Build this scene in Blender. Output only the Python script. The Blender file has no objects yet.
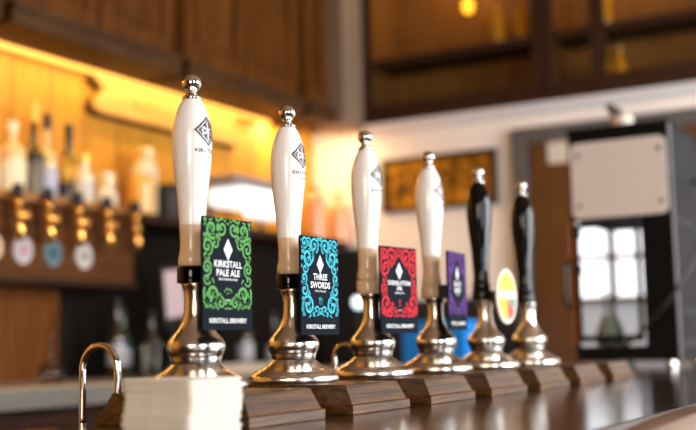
import bpy, bmesh, math, random
from mathutils import Vector, Matrix
PI = math.pi
S = bpy.context.scene
COL = S.collection
rng = random.Random(11)

# ------------------------------------------------------------------ camera
F_PX, YAW, PITCH, ROLL = 1090.465, 0.522015, 0.1169836, -0.0201865
fw = Vector((math.cos(YAW)*math.cos(PITCH), math.sin(YAW)*math.cos(PITCH), math.sin(PITCH)))
rt = fw.cross(Vector((0, 0, 1))).normalized()
up = rt.cross(fw)
r2 = rt*math.cos(ROLL) + up*math.sin(ROLL)
u2 = -rt*math.sin(ROLL) + up*math.cos(ROLL)
cd = bpy.data.cameras.new('camera')
cam = bpy.data.objects.new('camera', cd); COL.objects.link(cam)
m = Matrix((r2, u2, -fw)).transposed().to_4x4()
m.translation = Vector((-1.13834528, -0.889880343, 0.0568464448))
cam.matrix_world = m
cd.sensor_width = 36; cd.lens = 36*F_PX/696
cd.clip_start = 0.02
cd.dof.use_dof = True; cd.dof.focus_distance = 1.56; cd.dof.aperture_fstop = 2.5
S.camera = cam

# ------------------------------------------------------------------ world, exposure
S.view_settings.view_transform = 'Standard'; S.view_settings.look = 'None'
S.view_settings.exposure = 0.22; S.view_settings.gamma = 1.0
S.view_settings.use_curve_mapping = False
w = bpy.data.worlds.new('world'); S.world = w; w.use_nodes = True
w.node_tree.nodes['Background'].inputs[0].default_value = (1.0, 0.86, 0.72, 1)
w.node_tree.nodes['Background'].inputs[1].default_value = 0.30

def area(name, loc, target, sx, sy, power, col):
    l = bpy.data.lights.new(name, 'AREA'); l.shape = 'RECTANGLE'; l.size = sx; l.size_y = sy
    l.energy = power; l.color = col
    o = bpy.data.objects.new(name, l); COL.objects.link(o); o.location = loc
    o.rotation_euler = (Vector(target)-Vector(loc)).to_track_quat('-Z', 'Y').to_euler()
    return o
# daylight through the customer side windows, warm strip under the wall cupboards
for wx, wp in ((-1.5, 46), (1.1, 58), (2.6, 135)):
    area('daylight_window_light', (wx, -3.1, 0.75), (wx*1.1-.1, 0, 0.25), 0.8, 1.8, wp, (0.94, 0.97, 1.0))
area('added_end_light', (-4.0, -1.7, 0.9), (0.2, 0.1, 0.1), 1.3, 1.5, 62, (1.0, 0.83, 0.64))  # unseen warm light added at the near end to brighten the pumps
area('cupboard_strip_light', (1.75, 2.14, 1.185), (1.75, 2.22, 0.4), 3.9, 0.02, 10, (1.0, 0.60, 0.13))
area('corner_strip_light', (3.62, 2.10, 1.185), (3.7, 2.2, 0.4), 0.5, 0.05, 4.0, (1.0, 0.66, 0.30))

# ------------------------------------------------------------------ materials
def lin(c):
    return tuple(((v/255)/12.92 if v/255 <= 0.04045 else ((v/255+0.055)/1.055)**2.4) for v in c) + (1,)
def mat(name, c, rough=0.5, metal=0.0, coat=0.0, emit=None, es=0.0, trans=0.0, bump=0.0, bscale=200, var=0.0, spec=0.5):
    M = bpy.data.materials.new(name); M.use_nodes = True
    nt = M.node_tree; b = nt.nodes['Principled BSDF']
    b.inputs['Base Color'].default_value = lin(c)
    b.inputs['Roughness'].default_value = rough; b.inputs['Metallic'].default_value = metal
    b.inputs['Coat Weight'].default_value = coat; b.inputs['Coat Roughness'].default_value = 0.08
    b.inputs['Transmission Weight'].default_value = trans
    b.inputs['Specular IOR Level'].default_value = spec
    if emit:
        b.inputs['Emission Color'].default_value = lin(emit); b.inputs['Emission Strength'].default_value = es
    if var or bump:
        tc = nt.nodes.new('ShaderNodeTexCoord'); n = nt.nodes.new('ShaderNodeTexNoise')
        n.inputs['Scale'].default_value = bscale; n.inputs['Detail'].default_value = 3
        nt.links.new(tc.outputs['Object'], n.inputs['Vector'])
        if var:
            r = nt.nodes.new('ShaderNodeValToRGB')
            r.color_ramp.elements[0].position = 0.3; r.color_ramp.elements[1].position = 0.7
            a = lin(c)
            r.color_ramp.elements[0].color = tuple(x*(1-var) for x in a[:3])+(1,)
            r.color_ramp.elements[1].color = tuple(min(1, x*(1+var)) for x in a[:3])+(1,)
            nt.links.new(n.outputs['Fac'], r.inputs['Fac']); nt.links.new(r.outputs['Color'], b.inputs['Base Color'])
        if bump:
            bp = nt.nodes.new('ShaderNodeBump'); bp.inputs['Strength'].default_value = bump
            bp.inputs['Distance'].default_value = 0.002
            nt.links.new(n.outputs['Fac'], bp.inputs['Height']); nt.links.new(bp.outputs['Normal'], b.inputs['Normal'])
    return M
def wood(name, c1, c2, stretch=(1, 12, 12), scale=6, rough=0.4, coat=0.0, bump=0.15, plank=None, spec=0.5):
    M = bpy.data.materials.new(name); M.use_nodes = True
    nt = M.node_tree; b = nt.nodes['Principled BSDF']; L = nt.links.new
    tc = nt.nodes.new('ShaderNodeTexCoord'); mp = nt.nodes.new('ShaderNodeMapping')
    mp.inputs['Scale'].default_value = stretch
    n = nt.nodes.new('ShaderNodeTexNoise'); n.inputs['Scale'].default_value = scale
    n.inputs['Detail'].default_value = 6; n.inputs['Distortion'].default_value = 0.6
    r = nt.nodes.new('ShaderNodeValToRGB')
    r.color_ramp.elements[0].position = 0.32; r.color_ramp.elements[0].color = lin(c1)
    r.color_ramp.elements[1].position = 0.68; r.color_ramp.elements[1].color = lin(c2)
    L(tc.outputs['Object'], mp.inputs['Vector']); L(mp.outputs['Vector'], n.inputs['Vector'])
    L(n.outputs['Fac'], r.inputs['Fac'])
    out = r.outputs['Color']
    if plank:
        wv = nt.nodes.new('ShaderNodeTexWave'); wv.bands_direction = plank[0]; wv.inputs['Scale'].default_value = plank[1]
        L(tc.outputs['Object'], wv.inputs['Vector'])
        rr = nt.nodes.new('ShaderNodeValToRGB'); rr.color_ramp.elements[0].position = 0.0
        rr.color_ramp.elements[0].color = (.7, .7, .7, 1); rr.color_ramp.elements[1].position = 0.12
        L(wv.outputs['Fac'], rr.inputs['Fac'])
        mx = nt.nodes.new('ShaderNodeMix'); mx.data_type = 'RGBA'; mx.blend_type = 'MULTIPLY'; mx.inputs[0].default_value = 1
        L(out, mx.inputs[6]); L(rr.outputs['Color'], mx.inputs[7]); out = mx.outputs[2]
    L(out, b.inputs['Base Color'])
    b.inputs['Roughness'].default_value = rough; b.inputs['Coat Weight'].default_value = coat
    b.inputs['Specular IOR Level'].default_value = spec; b.inputs['Coat Roughness'].default_value = 0.12
    if bump:
        bm_ = nt.nodes.new('ShaderNodeBump'); bm_.inputs['Strength'].default_value = bump; bm_.inputs['Distance'].default_value = 0.001
        L(n.outputs['Fac'], bm_.inputs['Height']); L(bm_.outputs['Normal'], b.inputs['Normal'])
    return M
def glass(name, c, rough=0.02, mixv=0.12):
    M = bpy.data.materials.new(name); M.use_nodes = True; nt = M.node_tree
    nt.nodes.remove(nt.nodes['Principled BSDF'])
    t = nt.nodes.new('ShaderNodeBsdfTransparent'); t.inputs[0].default_value = lin(c)
    g = nt.nodes.new('ShaderNodeBsdfGlossy'); g.inputs['Roughness'].default_value = rough
    fr = nt.nodes.new('ShaderNodeLayerWeight'); fr.inputs['Blend'].default_value = mixv
    mx = nt.nodes.new('ShaderNodeMixShader')
    nt.links.new(fr.outputs['Fresnel'], mx.inputs[0]); nt.links.new(t.outputs[0], mx.inputs[1]); nt.links.new(g.outputs[0], mx.inputs[2])
    nt.links.new(mx.outputs[0], nt.nodes['Material Output'].inputs[0])
    return M
def brushed(name, c, rough=0.22):
    M = mat(name, c, rough, 1.0)
    nt = M.node_tree; b = nt.nodes['Principled BSDF']
    tc = nt.nodes.new('ShaderNodeTexCoord'); mp = nt.nodes.new('ShaderNodeMapping'); mp.inputs['Scale'].default_value = (6, 6, 900)
    n = nt.nodes.new('ShaderNodeTexNoise'); n.inputs['Scale'].default_value = 3; n.inputs['Detail'].default_value = 2
    bp = nt.nodes.new('ShaderNodeBump'); bp.inputs['Strength'].default_value = 0.12; bp.inputs['Distance'].default_value = 0.0006
    tg = nt.nodes.new('ShaderNodeTangent'); tg.direction_type = 'RADIAL'; tg.axis = 'Z'
    nt.links.new(tg.outputs[0], b.inputs['Tangent']); b.inputs['Anisotropic'].default_value = 0.6
    nt.links.new(tc.outputs['Object'], mp.inputs['Vector']); nt.links.new(mp.outputs['Vector'], n.inputs['Vector'])
    nt.links.new(n.outputs['Fac'], bp.inputs['Height']); nt.links.new(bp.outputs['Normal'], b.inputs['Normal'])
    return M

M_WHITE = mat('white_ceramic', (238, 234, 231), 0.22, coat=0.6)
M_TAN = mat('tan_gloss', (226, 196, 166), 0.3, coat=0.4)
M_BLACKGLOSS = mat('black_gloss', (7, 7, 8), 0.09, spec=.3)
M_BLACK = mat('black_plastic', (16, 16, 17), 0.4)
M_STEEL = brushed('brushed_steel', (226, 222, 216), 0.19)
M_CHROME = mat('chrome', (222, 220, 218), 0.08, 1.0)
M_INK = mat('black_ink', (38, 38, 44), 0.5)
M_BARTOP = wood('bar_top_wood', (30, 19, 13), (54, 36, 26), (1, 10, 10), 5, 0.15, 0.3, 0.05)
M_NOSE = wood('bar_edge_wood', (92, 58, 38), (134, 90, 62), (1, 14, 14), 6, 0.28, 0.3, 0.1)
M_PLINTH = wood('plinth_wood', (36, 22, 10), (100, 62, 24), (1.6, 14, 40), 7, 0.42, 0.12, 0.4, spec=.35)
M_ORANGE = wood('honey_panel_wood', (186, 124, 22), (218, 152, 38), (14, 14, 1), 4, 0.5, 0, 0.05, ('X', 1.6))
M_CUP = wood('cupboard_wood', (62, 32, 6), (106, 60, 13), (12, 12, 1.2), 4, 0.6, 0, 0.05, spec=.15)
M_CUPRAIL = wood('cupboard_rail_wood', (58, 37, 20), (84, 55, 30), (1.2, 12, 12), 4, 0.6, 0, 0.05, spec=.15)
M_MID = wood('backbar_wood', (68, 38, 12), (106, 62, 20), (1.2, 12, 12), 4, 0.6, 0, 0.05, spec=.15)
M_LOWPANEL = wood('low_panel_wood', (78, 42, 9), (122, 68, 18), (12, 12, 1.2), 4, 0.6, 0, 0.05, spec=.15)
M_DARKWOOD = wood('dark_wood', (40, 22, 12), (66, 38, 22), (1.2, 10, 10), 4, 0.6, 0, 0.05, spec=.15)
M_DOORWOOD = wood('door_wood', (84, 47, 15), (112, 66, 24), (12, 12, 1.2), 4, 0.45, 0.1, 0.05)
M_SIGNWOOD = wood('pale_sign_wood', (196, 148, 70), (212, 166, 90), (1.2, 10, 10), 4, 0.5, 0, 0.05)
M_CREAM = mat('cream_plaster', (248, 236, 226), 0.8, var=0.04, bscale=3)
M_CARD = mat('white_card', (212, 204, 192), 0.85, var=0.05, bscale=60)
M_GREY = mat('grey_paint', (92, 88, 86), 0.5)
M_STONE = mat('pale_worktop', (206, 186, 158), 0.35, var=0.1, bscale=40)
M_STONEEDGE = mat('grey_worktop_edge', (116, 110, 100), 0.5, var=0.08, bscale=30)
M_BRASS = mat('polished_brass', (236, 176, 92), 0.2, 1.0)
M_DARK = mat('dark_finish', (22, 18, 16), 0.5)
M_FLOOR = wood('floor_boards', (66, 44, 30), (92, 62, 42), (1, 12, 12), 4, 0.4, 0, 0.1)

# ------------------------------------------------------------------ mesh helpers
def link(name, bm, mats, parent=None, smooth=False, loc=None):
    me = bpy.data.meshes.new(name); bm.to_mesh(me); bm.free()
    for x in (mats if isinstance(mats, (list, tuple)) else [mats]): me.materials.append(x)
    if smooth:
        for p in me.polygons: p.use_smooth = True
        try: me.set_sharp_from_angle(angle=math.radians(38))
        except Exception: pass
    o = bpy.data.objects.new(name, me); COL.objects.link(o)
    if parent: o.parent = parent
    if loc: o.location = loc
    return o
def tag(o, label, cat, group=None):
    o['label'] = label; o['category'] = cat
    if group: o['group'] = group
    return o
def struct(o):
    o['kind'] = 'structure'; return o
def thing(name, label, cat, loc=(0, 0, 0), group=None):
    o = bpy.data.objects.new(name, None); COL.objects.link(o); o.location = loc; o.empty_display_size = 0.02
    return tag(o, label, cat, group)
def box(bm, x0, x1, y0, y1, z0, z1, bev=0.0, mi=0):
    r = bmesh.ops.create_cube(bm, size=1.0)
    bmesh.ops.scale(bm, vec=(x1-x0, y1-y0, z1-z0), verts=r['verts'])
    bmesh.ops.translate(bm, vec=((x0+x1)/2, (y0+y1)/2, (z0+z1)/2), verts=r['verts'])
    fs = set(f for v in r['verts'] for f in v.link_faces)
    for f in fs: f.material_index = mi
    if bev:
        es = list(set(e for v in r['verts'] for e in v.link_edges))
        bmesh.ops.bevel(bm, geom=es, offset=bev, segments=2, profile=0.5, affect='EDGES')
    return bm
def B(x0, x1, y0, y1, z0, z1, bev=0.0):
    return box(bmesh.new(), x0, x1, y0, y1, z0, z1, bev)
def lathe(prof, seg=48, cx=0, cy=0, bm=None):
    bm = bm or bmesh.new(); rings = []
    for r, z in prof:
        if r < 1e-5: rings.append([bm.verts.new((cx, cy, z))])
        else: rings.append([bm.verts.new((cx+r*math.cos(2*PI*k/seg), cy+r*math.sin(2*PI*k/seg), z)) for k in range(seg)])
    for a, b in zip(rings, rings[1:]):
        for k in range(seg):
            j = (k+1) % seg
            if len(a) == 1 and len(b) == 1: continue
            if len(a) == 1: bm.faces.new((a[0], b[k], b[j])) if False else bm.faces.new((a[0], b[j], b[k]))
            elif len(b) == 1: bm.faces.new((a[k], a[j], b[0]))
            else: bm.faces.new((a[k], a[j], b[j], b[k]))
    for rg, flip in ((rings[0], True), (rings[-1], False)):
        if len(rg) > 1: bm.faces.new(rg[::-1] if flip else rg)
    bmesh.ops.recalc_face_normals(bm, faces=bm.faces)
    return bm
def smooth_prof(pts, n=6):
    out = []
    for i in range(len(pts)-1):
        p0 = pts[max(i-1, 0)]; p1 = pts[i]; p2 = pts[i+1]; p3 = pts[min(i+2, len(pts)-1)]
        for k in range(n):
            t = k/n
            out.append(tuple(0.5*((2*p1[a])+(-p0[a]+p2[a])*t+(2*p0[a]-5*p1[a]+4*p2[a]-p3[a])*t*t+(-p0[a]+3*p1[a]-3*p2[a]+p3[a])*t**3) for a in range(2)))
    out.append(pts[-1]); return out
def tube(pts, r, seg=14, bm=None, sub=6):
    bm = bm or bmesh.new()
    P = [Vector(p) for p in pts]; Q = []
    for i in range(len(P)-1):
        p0 = P[max(i-1, 0)]; p1 = P[i]; p2 = P[i+1]; p3 = P[min(i+2, len(P)-1)]
        for k in range(sub):
            t = k/sub
            Q.append(0.5*((2*p1)+(-p0+p2)*t+(2*p0-5*p1+4*p2-p3)*t*t+(-p0+3*p1-3*p2+p3)*t**3))
    Q.append(P[-1]); rings = []; nrm = None
    for i, q in enumerate(Q):
        d = (Q[min(i+1, len(Q)-1)]-Q[max(i-1, 0)]).normalized()
        if nrm is None: nrm = d.orthogonal().normalized()
        nrm = (nrm-d*nrm.dot(d)).normalized(); bi = d.cross(nrm)
        rr = r(i/(len(Q)-1)) if callable(r) else r
        rings.append([bm.verts.new(q+nrm*rr*math.cos(2*PI*k/seg)+bi*rr*math.sin(2*PI*k/seg)) for k in range(seg)])
    for a, b in zip(rings, rings[1:]):
        for k in range(seg): bm.faces.new((a[k], a[(k+1) % seg], b[(k+1) % seg], b[k]))
    bm.faces.new(rings[0][::-1]); bm.faces.new(rings[-1])
    bmesh.ops.recalc_face_normals(bm, faces=bm.faces)
    return bm
def prism(poly, y0, y1, bm=None, axis='y'):
    """extrude a polygon given in (x,z) along y, or (y,z) along x, or (x,y) along z"""
    bm = bm or bmesh.new()
    f3 = {'y': lambda a, b, c: (a, c, b), 'x': lambda a, b, c: (c, a, b), 'z': lambda a, b, c: (a, b, c)}[axis]
    A = [bm.verts.new(f3(a, b, y0)) for a, b in poly]; D = [bm.verts.new(f3(a, b, y1)) for a, b in poly]
    n = len(poly); fs = [bm.faces.new(A), bm.faces.new(D[::-1])]
    for k in range(n): fs.append(bm.faces.new((A[k], D[k], D[(k+1) % n], A[(k+1) % n])))
    bmesh.ops.recalc_face_normals(bm, faces=fs)
    return bm
def rrect(x0, x1, z0, z1, r, n=6):
    P = []
    for cx, cz, a0 in ((x1-r, z1-r, 0), (x0+r, z1-r, 90), (x0+r, z0+r, 180), (x1-r, z0+r, 270)):
        for k in range(n+1):
            a = math.radians(a0+90*k/n); P.append((cx+r*math.cos(a), cz+r*math.sin(a)))
    return P
def text_bm(body, size, x=0, z=0, bold=0.0, spacing=1.0, bm=None, y=0.0, extr=0.0):
    """lettering centred at (x,z) facing -Y"""
    cu = bpy.data.curves.new('lettering', 'FONT'); cu.body = body; cu.size = size
    cu.align_x = 'CENTER'; cu.align_y = 'CENTER'; cu.offset = bold; cu.space_character = spacing
    cu.resolution_u = 3; cu.extrude = extr
    o = bpy.data.objects.new('lettering', cu); COL.objects.link(o)
    bpy.context.view_layer.update()
    me = bpy.data.meshes.new_from_object(o.evaluated_get(bpy.context.evaluated_depsgraph_get()))
    bpy.data.objects.remove(o); bpy.data.curves.remove(cu)
    bm = bm or bmesh.new(); n0 = len(bm.verts)
    bm.from_mesh(me); bpy.data.meshes.remove(me)
    bm.verts.ensure_lookup_table()
    for v in bm.verts[n0:]:
        a, b, c = v.co; v.co = (x+a, y-c, z+b)
    return bm

# ------------------------------------------------------------------ the room
ZF = -1.12; ZC = 2.45; XL, XR = -4.2, 3.95; YF, YB = -3.3, 2.25
def wall_with_holes(name, axis, pos, th, a0, a1, holes, material):
    """wall lying along `axis`; holes = (lo,hi,z0,z1)"""
    bm = bmesh.new(); holes = sorted(holes); cur = a0
    def bb(l, h, z0, z1):
        if h-l < 1e-4 or z1-z0 < 1e-4: return
        if axis == 'x': box(bm, l, h, pos, pos+th, z0, z1)
        else: box(bm, pos, pos+th, l, h, z0, z1)
    for l, h, z0, z1 in holes:
        bb(cur, l, ZF, ZC); bb(l, h, ZF, z0); bb(l, h, z1, ZC); cur = h
    bb(cur, a1, ZF, ZC)
    return struct(link(name, bm, material))
struct(link('floor', B(XL, XR+1.2, YF, YB, ZF-0.1, ZF), M_FLOOR))
struct(link('ceiling', B(XL, XR+1.2, YF, YB, ZC, ZC+0.1), mat('aged_ceiling_paint', (150, 124, 98), 0.8, var=.05, bscale=3)))
struct(link('wall_back', B(XL, XR+1.2, YB, YB+0.1, ZF, ZC), M_ORANGE))
FW = [(c-.55, c+.55, -.2, 1.75) for c in (-1.5, 1.1, 2.6)]
wall_with_holes('wall_front', 'x', YF-0.1, 0.1, XL, XR+1.2, FW, M_DARKWOOD)
wall_with_holes('wall_left', 'y', XL-0.1, 0.1, YF, YB, [(-2.5, -.9, 0.1, 1.7)], M_DARKWOOD)
# wall at the far end of the bar: plaster below the glazed cabinets, a doorway, the cabinet opening
bm = bmesh.new()
for a in ((YF, -1.56, ZF, ZC), (1.94, YB, ZF, ZC), (-1.56, .04, ZF, 1.22), (1.0, 1.94, ZF, 1.22), (.04, 1.0, 1.03, 1.22)): box(bm, XR, XR+.08, *a)
struct(link('wall_right', bm, M_CREAM))
M_SKYPANE = mat('daylight_pane', (240, 245, 250), 0.4, emit=(238, 244, 252), es=3.0)
for i, (a, b, z0, z1) in enumerate(FW):
    bm = bmesh.new()
    for x0, x1, q0, q1 in ((a, b, z0, z0+.06), (a, b, z1-.06, z1), (a, a+.06, z0+.06, z1-.06), (b-.06, b, z0+.06, z1-.06), ((a+b)/2-.025, (a+b)/2+.025, z0+.06, z1-.06), (a+.06, (a+b)/2-.025, .9, .95), ((a+b)/2+.025, b-.06, .9, .95)):
        box(bm, x0, x1, YF-0.08, YF-0.02, q0, q1)
    o = struct(link('window_%d' % (i+1), bm, M_DARKWOOD))
    link('window_pane', B(a, b, YF-0.1, YF-0.085, z0, z1), M_SKYPANE, o)

bm = bmesh.new()
for a in ((-2.5, -.9, .1, .16), (-2.5, -.9, 1.64, 1.7), (-2.5, -2.44, .16, 1.64), (-.96, -.9, .16, 1.64), (-1.725, -1.675, .16, 1.64)): box(bm, XL-.08, XL-.02, *a)
o = struct(link('window_4', bm, M_DARKWOOD))  # unseen window, added to go with the warm end light
link('window_pane', B(XL-.1, XL-.085, -2.5, -.9, .1, 1.7), mat('warm_glow_pane', (245, 220, 190), .4, emit=(255, 214, 168), es=2.0), o)
M_CHAR = mat('charcoal_panel', (44, 38, 36), .6, spec=.2)
# door in the far wall: grey frame, brown leaf, glowing panes added to brighten the machine's glass
d = struct(link('door_1', None or (lambda bm: (box(bm, XR-.03, XR+.1, 1.0, 1.075, ZF, 1.03), box(bm, XR-.03, XR+.1, -.035, .04, ZF, 1.03), box(bm, XR-.03, XR+.1, -.035, 1.075, 1.03, 1.1), bm)[-1])(bmesh.new()), M_GREY))
bm = bmesh.new()
for a in ((.80, 1.0, ZF, 1.03), (.04, .2, ZF, 1.03), (.2, .80, .62, 1.03), (.2, .80, ZF, .0), (.2, .80, .225, .25), (.60, .625, .25, .62), (.44, .46, .25, .62), (.2, .80, .43, .45)):
    box(bm, XR+.02, XR+.07, *a)
link('door_leaf', bm, M_DOORWOOD, d)
M_GLOW = mat('bright_pane_glow', (235, 240, 245), 0.4, emit=(236, 240, 246), es=1.8)
link('added_glow_pane', B(XR+.072, XR+.08, .2, .80, .2501, .62), M_GLOW, d)
link('added_lower_glow', B(XR+.072, XR+.08, .2, .80, .0, .2499), mat('dim_pane_glow', (170, 172, 176), 0.4, emit=(190, 190, 190), es=.32), d)
tag(link('door_notice', prism(rrect(.80, .90, .915, 1.02, .005), XR+.012, XR+.0195, axis='x'), mat('notice_paper', (222, 208, 190), 0.7)), 'pale paper notice near the top of the brown door', 'notice')
struct(link('trim_1', B(XR-.03, XR, 1.076, 1.95, ZF, .27), M_CHAR))        # dark wainscot
struct(link('trim_7', B(XR-.03, XR, 1.951, 2.2, ZF, .56), M_CHAR))
struct(link('trim_2', prism([(XR-.004, 1.215), (XR-.05, 1.215), (XR-.05, 1.20), (XR-.02, 1.165), (XR-.004, 1.16)], -1.6, 1.9), mat('white_cornice', (226, 222, 222), 0.6)))
struct(link('trim_3', B(3.72, 3.945, 1.92, 2.08, 1.20, ZC), mat('corner_post', (128, 104, 84), 0.6)))  # corner post

# black and gold sign
sg = thing('wall_sign', 'long dark framed sign with glowing gold ground on the cream wall', 'sign', (XR, 1.48, .88))
bm = bmesh.new()
for a in ((-.32, .33, .115, .14), (-.32, .33, -.145, -.12), (-.32, -.29, -.12, .115), (.30, .33, -.12, .115)): box(bm, -.03, 0, *a)
link('sign_frame', bm, mat('sign_frame_paint', (34, 24, 16), 0.4), sg)
mg = mat('gold_leaf', (168, 116, 16), 0.35, 0.4, var=0.97, bscale=26)
link('sign_board', B(-.015, 0, -.29, .30, -.12, .115), mg, sg)
bm = bmesh.new()
for k in range(11):
    x = -.26+k*.05
    box(bm, -.017, -.0145, x, x+.014, -.07, .075)
    if k % 2: box(bm, -.017, -.0145, x+.014, x+.036, -.01 if k % 3 else .05, .01 if k % 3 else .07)
link('sign_ornament', bm, mat('sign_dark_paint', (60, 40, 14), 0.4), sg)

# ------------------------------------------------------------------ glazed cabinets over the far wall (front at XR)
def glazed(y0, y1, posts, label, rails):
    g = thing('glazed_cabinet', label, 'cabinet', (XR+.365, (y0+y1)/2, 1.221), 'glazed cabinets high on the far wall')
    c = (y0+y1)/2; y0 -= c; y1 -= c
    bm = bmesh.new()
    box(bm, -.34, -.002, y0, y1, 0, .02); box(bm, -.02, -.002, y0, y1, .02, 1.0); box(bm, -.34, -.02, y0, y0+.02, .02, 1.0); box(bm, -.34, -.02, y1-.02, y1, .02, 1.0)
    link('carcass', bm, wood_in, g)
    bm = bmesh.new()
    for a in ((y0, y1, 0, .10), (y0, y0+.05, .10, 1.0), (y1-.05, y1, .10, 1.0)): box(bm, -.38, -.341, *a)
    for p in posts: box(bm, -.38, -.341, p-c-.035, p-c+.035, .10, 1.0)
    for z in rails: box(bm, -.375, -.345, y0+.05, y1-.05, z-.02, z+.02)
    link('door_frame', bm, M_DARKWOOD, g)
    link('shelf', B(-.34, -.02, y0+.02, y1-.02, .34, .36), M_DARK, g)
    link('glass_pane', B(-.352, -.348, y0+.05, y1-.05, .10, 1.0), M_PANE, g)
    return g
wood_in = wood('cabinet_inside_wood', (124, 80, 28), (160, 108, 46), (12, 12, 1.2), 4, 0.5, 0, 0.05)
M_PANE = glass('clear_pane', (250, 250, 250), 0.03, 0.08)
ga = glazed(.90, 1.93, [], 'dark framed glazed wall cabinet beside the corner post, amber lit inside', [.33])
gb = glazed(-.25, .895, [.62], 'dark framed glazed wall cabinet above the doorway and the black machine', [.33])
gc = glazed(-1.5, -.255, [], 'dark framed glazed wall cabinet at the far right over the doorway end', [.33])
def bulb_light(name, loc, power, col, rad=0.02):
    l = bpy.data.lights.new(name, 'POINT'); l.energy = power; l.color = col; l.shadow_soft_size = rad
    o = bpy.data.objects.new(name, l); COL.objects.link(o); o.location = loc
for y, p in ((1.4, 3.4), (.4, 3.4), (-.6, 1.2)):
    bulb_light('cabinet_light', (XR+.16, y, 2.12), p, (1.0, .58, .2), .04)
M_LAMP = mat('glowing_amber_bulb', (255, 190, 60), 0.4, emit=(255, 186, 40), es=2.2)
for y, z, r, lb in ((1.362, 1.84, .032, 'round glowing amber bulb at the top of the corner glazed cabinet'),):
    k = thing('amber_bulb', lb, 'light bulb', (XR+.16, y, z))
    link('bulb', lathe([(0, -.045), (.022, -.038), (r, -.01), (r*.9, .015), (.014, .04), (.012, .05)], 20), M_LAMP, k, True)
    link('lamp_cap', lathe([(.014, .05), (.014, .075), (.004, .08)], 16), M_BRASS, k, True)
    link('flex', lathe([(.003, .08), (.003, .38)], 8), M_BLACK, k)
M_GOLDGLASS = mat('golden_liquor_glass', (222, 150, 20), 0.15, coat=.5)
BOT = [(0, 0), (.034, 0), (.036, .006), (.036, .15), (.033, .172), (.018, .2), (.014, .212), (.0135, .262), (.015, .264), (.015, .275), (0, .276)]
def scale_prof(p, s, h): return [(a*s, b*h) for a, b in p]
for j, (y, z, s, h, lb) in enumerate(((.64, 1.24, 1.1, .98, 'golden bottle on the lower left of the cabinet over the doorway'), (.55, 1.24, .9, .88, 'shorter golden bottle next to the taller one over the doorway'),
        (.62, 1.58, 1.2, 1.0, 'golden bottle on the upper shelf of the cabinet over the doorway'), (1.18, 1.58, 1.0, .9, 'golden bottle on the upper shelf of the corner glazed cabinet'), (1.05, 1.58, .9, .85, 'slim golden bottle near the post in the corner glazed cabinet'))):
    k = thing('golden_bottle', lb, 'bottle', (XR+.12, y, 1.582 if z > 1.5 else 1.2412), 'golden bottles in the glazed cabinets')
    link('bottle_glass', lathe(scale_prof(BOT, s, h), 20), M_GOLDGLASS, k, True)
    link('stopper', lathe([(0, .277*h), (.014, .277*h), (.014, .30*h), (0, .302*h)], 14), M_DARK, k, True)

# ------------------------------------------------------------------ wall cupboards over the back bar
cu0 = [(-.52, .45), (.50, 1.455), (1.505, 2.44), (2.49, 3.42), (3.47, 3.715)]
names = ['brown panelled wall cupboard at the near end, beyond the left frame edge', 'brown panelled wall cupboard at the top left corner of the photo', 'brown panelled wall cupboard above the white pump handle of the nearest pump',
         'brown panelled wall cupboard between the nearest cupboards and the corner', 'narrow brown wall cupboard next to the corner post']
for (a, b), lb in list(zip(cu0, names))[1:]:
    t = thing('wall_cupboard', lb, 'cupboard', ((a+b)/2, 2.0, 1.20), 'panelled cupboards over the back bar')
    h = (b-a)/2
    link('carcass', B(-h, h, .025, .2, .05, 1.15), M_CUP, t)
    bm = bmesh.new(); box(bm, -h, h, -.02, .2, 0, .05); box(bm, -h, h, -.03, -.0201, .0, .085); box(bm, -h, h, -.042, -.0301, .05, .078, .004)
    link('bottom_rail', bm, M_CUPRAIL, t)
    n = 2 if h > .3 else 1
    for k in range(n):
        x0 = -h+.012+k*(2*h-.012)/n; x1 = x0+(2*h-.012)/n-.012
        bm = bmesh.new()
        for q in ((x0, x0+.07, .0501, 1.13), (x1-.07, x1, .0501, 1.13), (x0+.07, x1-.07, .0501, .15), (x0+.07, x1-.07, 1.05, 1.13)): box(bm, q[0], q[1], 0, .0245, q[2], q[3])
        dr = link('door', bm, M_CUP, t)
        bm = bmesh.new(); pf = [(x0+.07, .15), (x1-.07, .15), (x1-.07, 1.05), (x0+.07, 1.05)]
        box(bm, x0+.07, x1-.07, .016, .0245, .15, 1.05); box(bm, x0+.10, x1-.10, .008, .016, .19, 1.01)
        link('door_panel', bm, M_CUP, dr)
struct(link('trim_6', B(-.6, 3.715, 2.21, 2.249, 1.2, 2.4), M_DARKWOOD))
# lit strip under the cupboards
M_STRIP = mat('warm_light_strip', (255, 200, 110), 0.5, emit=(255, 170, 60), es=1.6)
st = thing('strip_light', 'glowing warm light strip under the brown wall cupboards', 'strip light', (1.55, 2.2, 1.19))
link('strip_housing', B(-1.9, 1.9, .012, .04, -.008, .0099), M_BRASS, st)
link('strip_tube', B(-1.9, 1.9, .0, .0119, -.008, .0099), M_STRIP, st)

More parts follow.
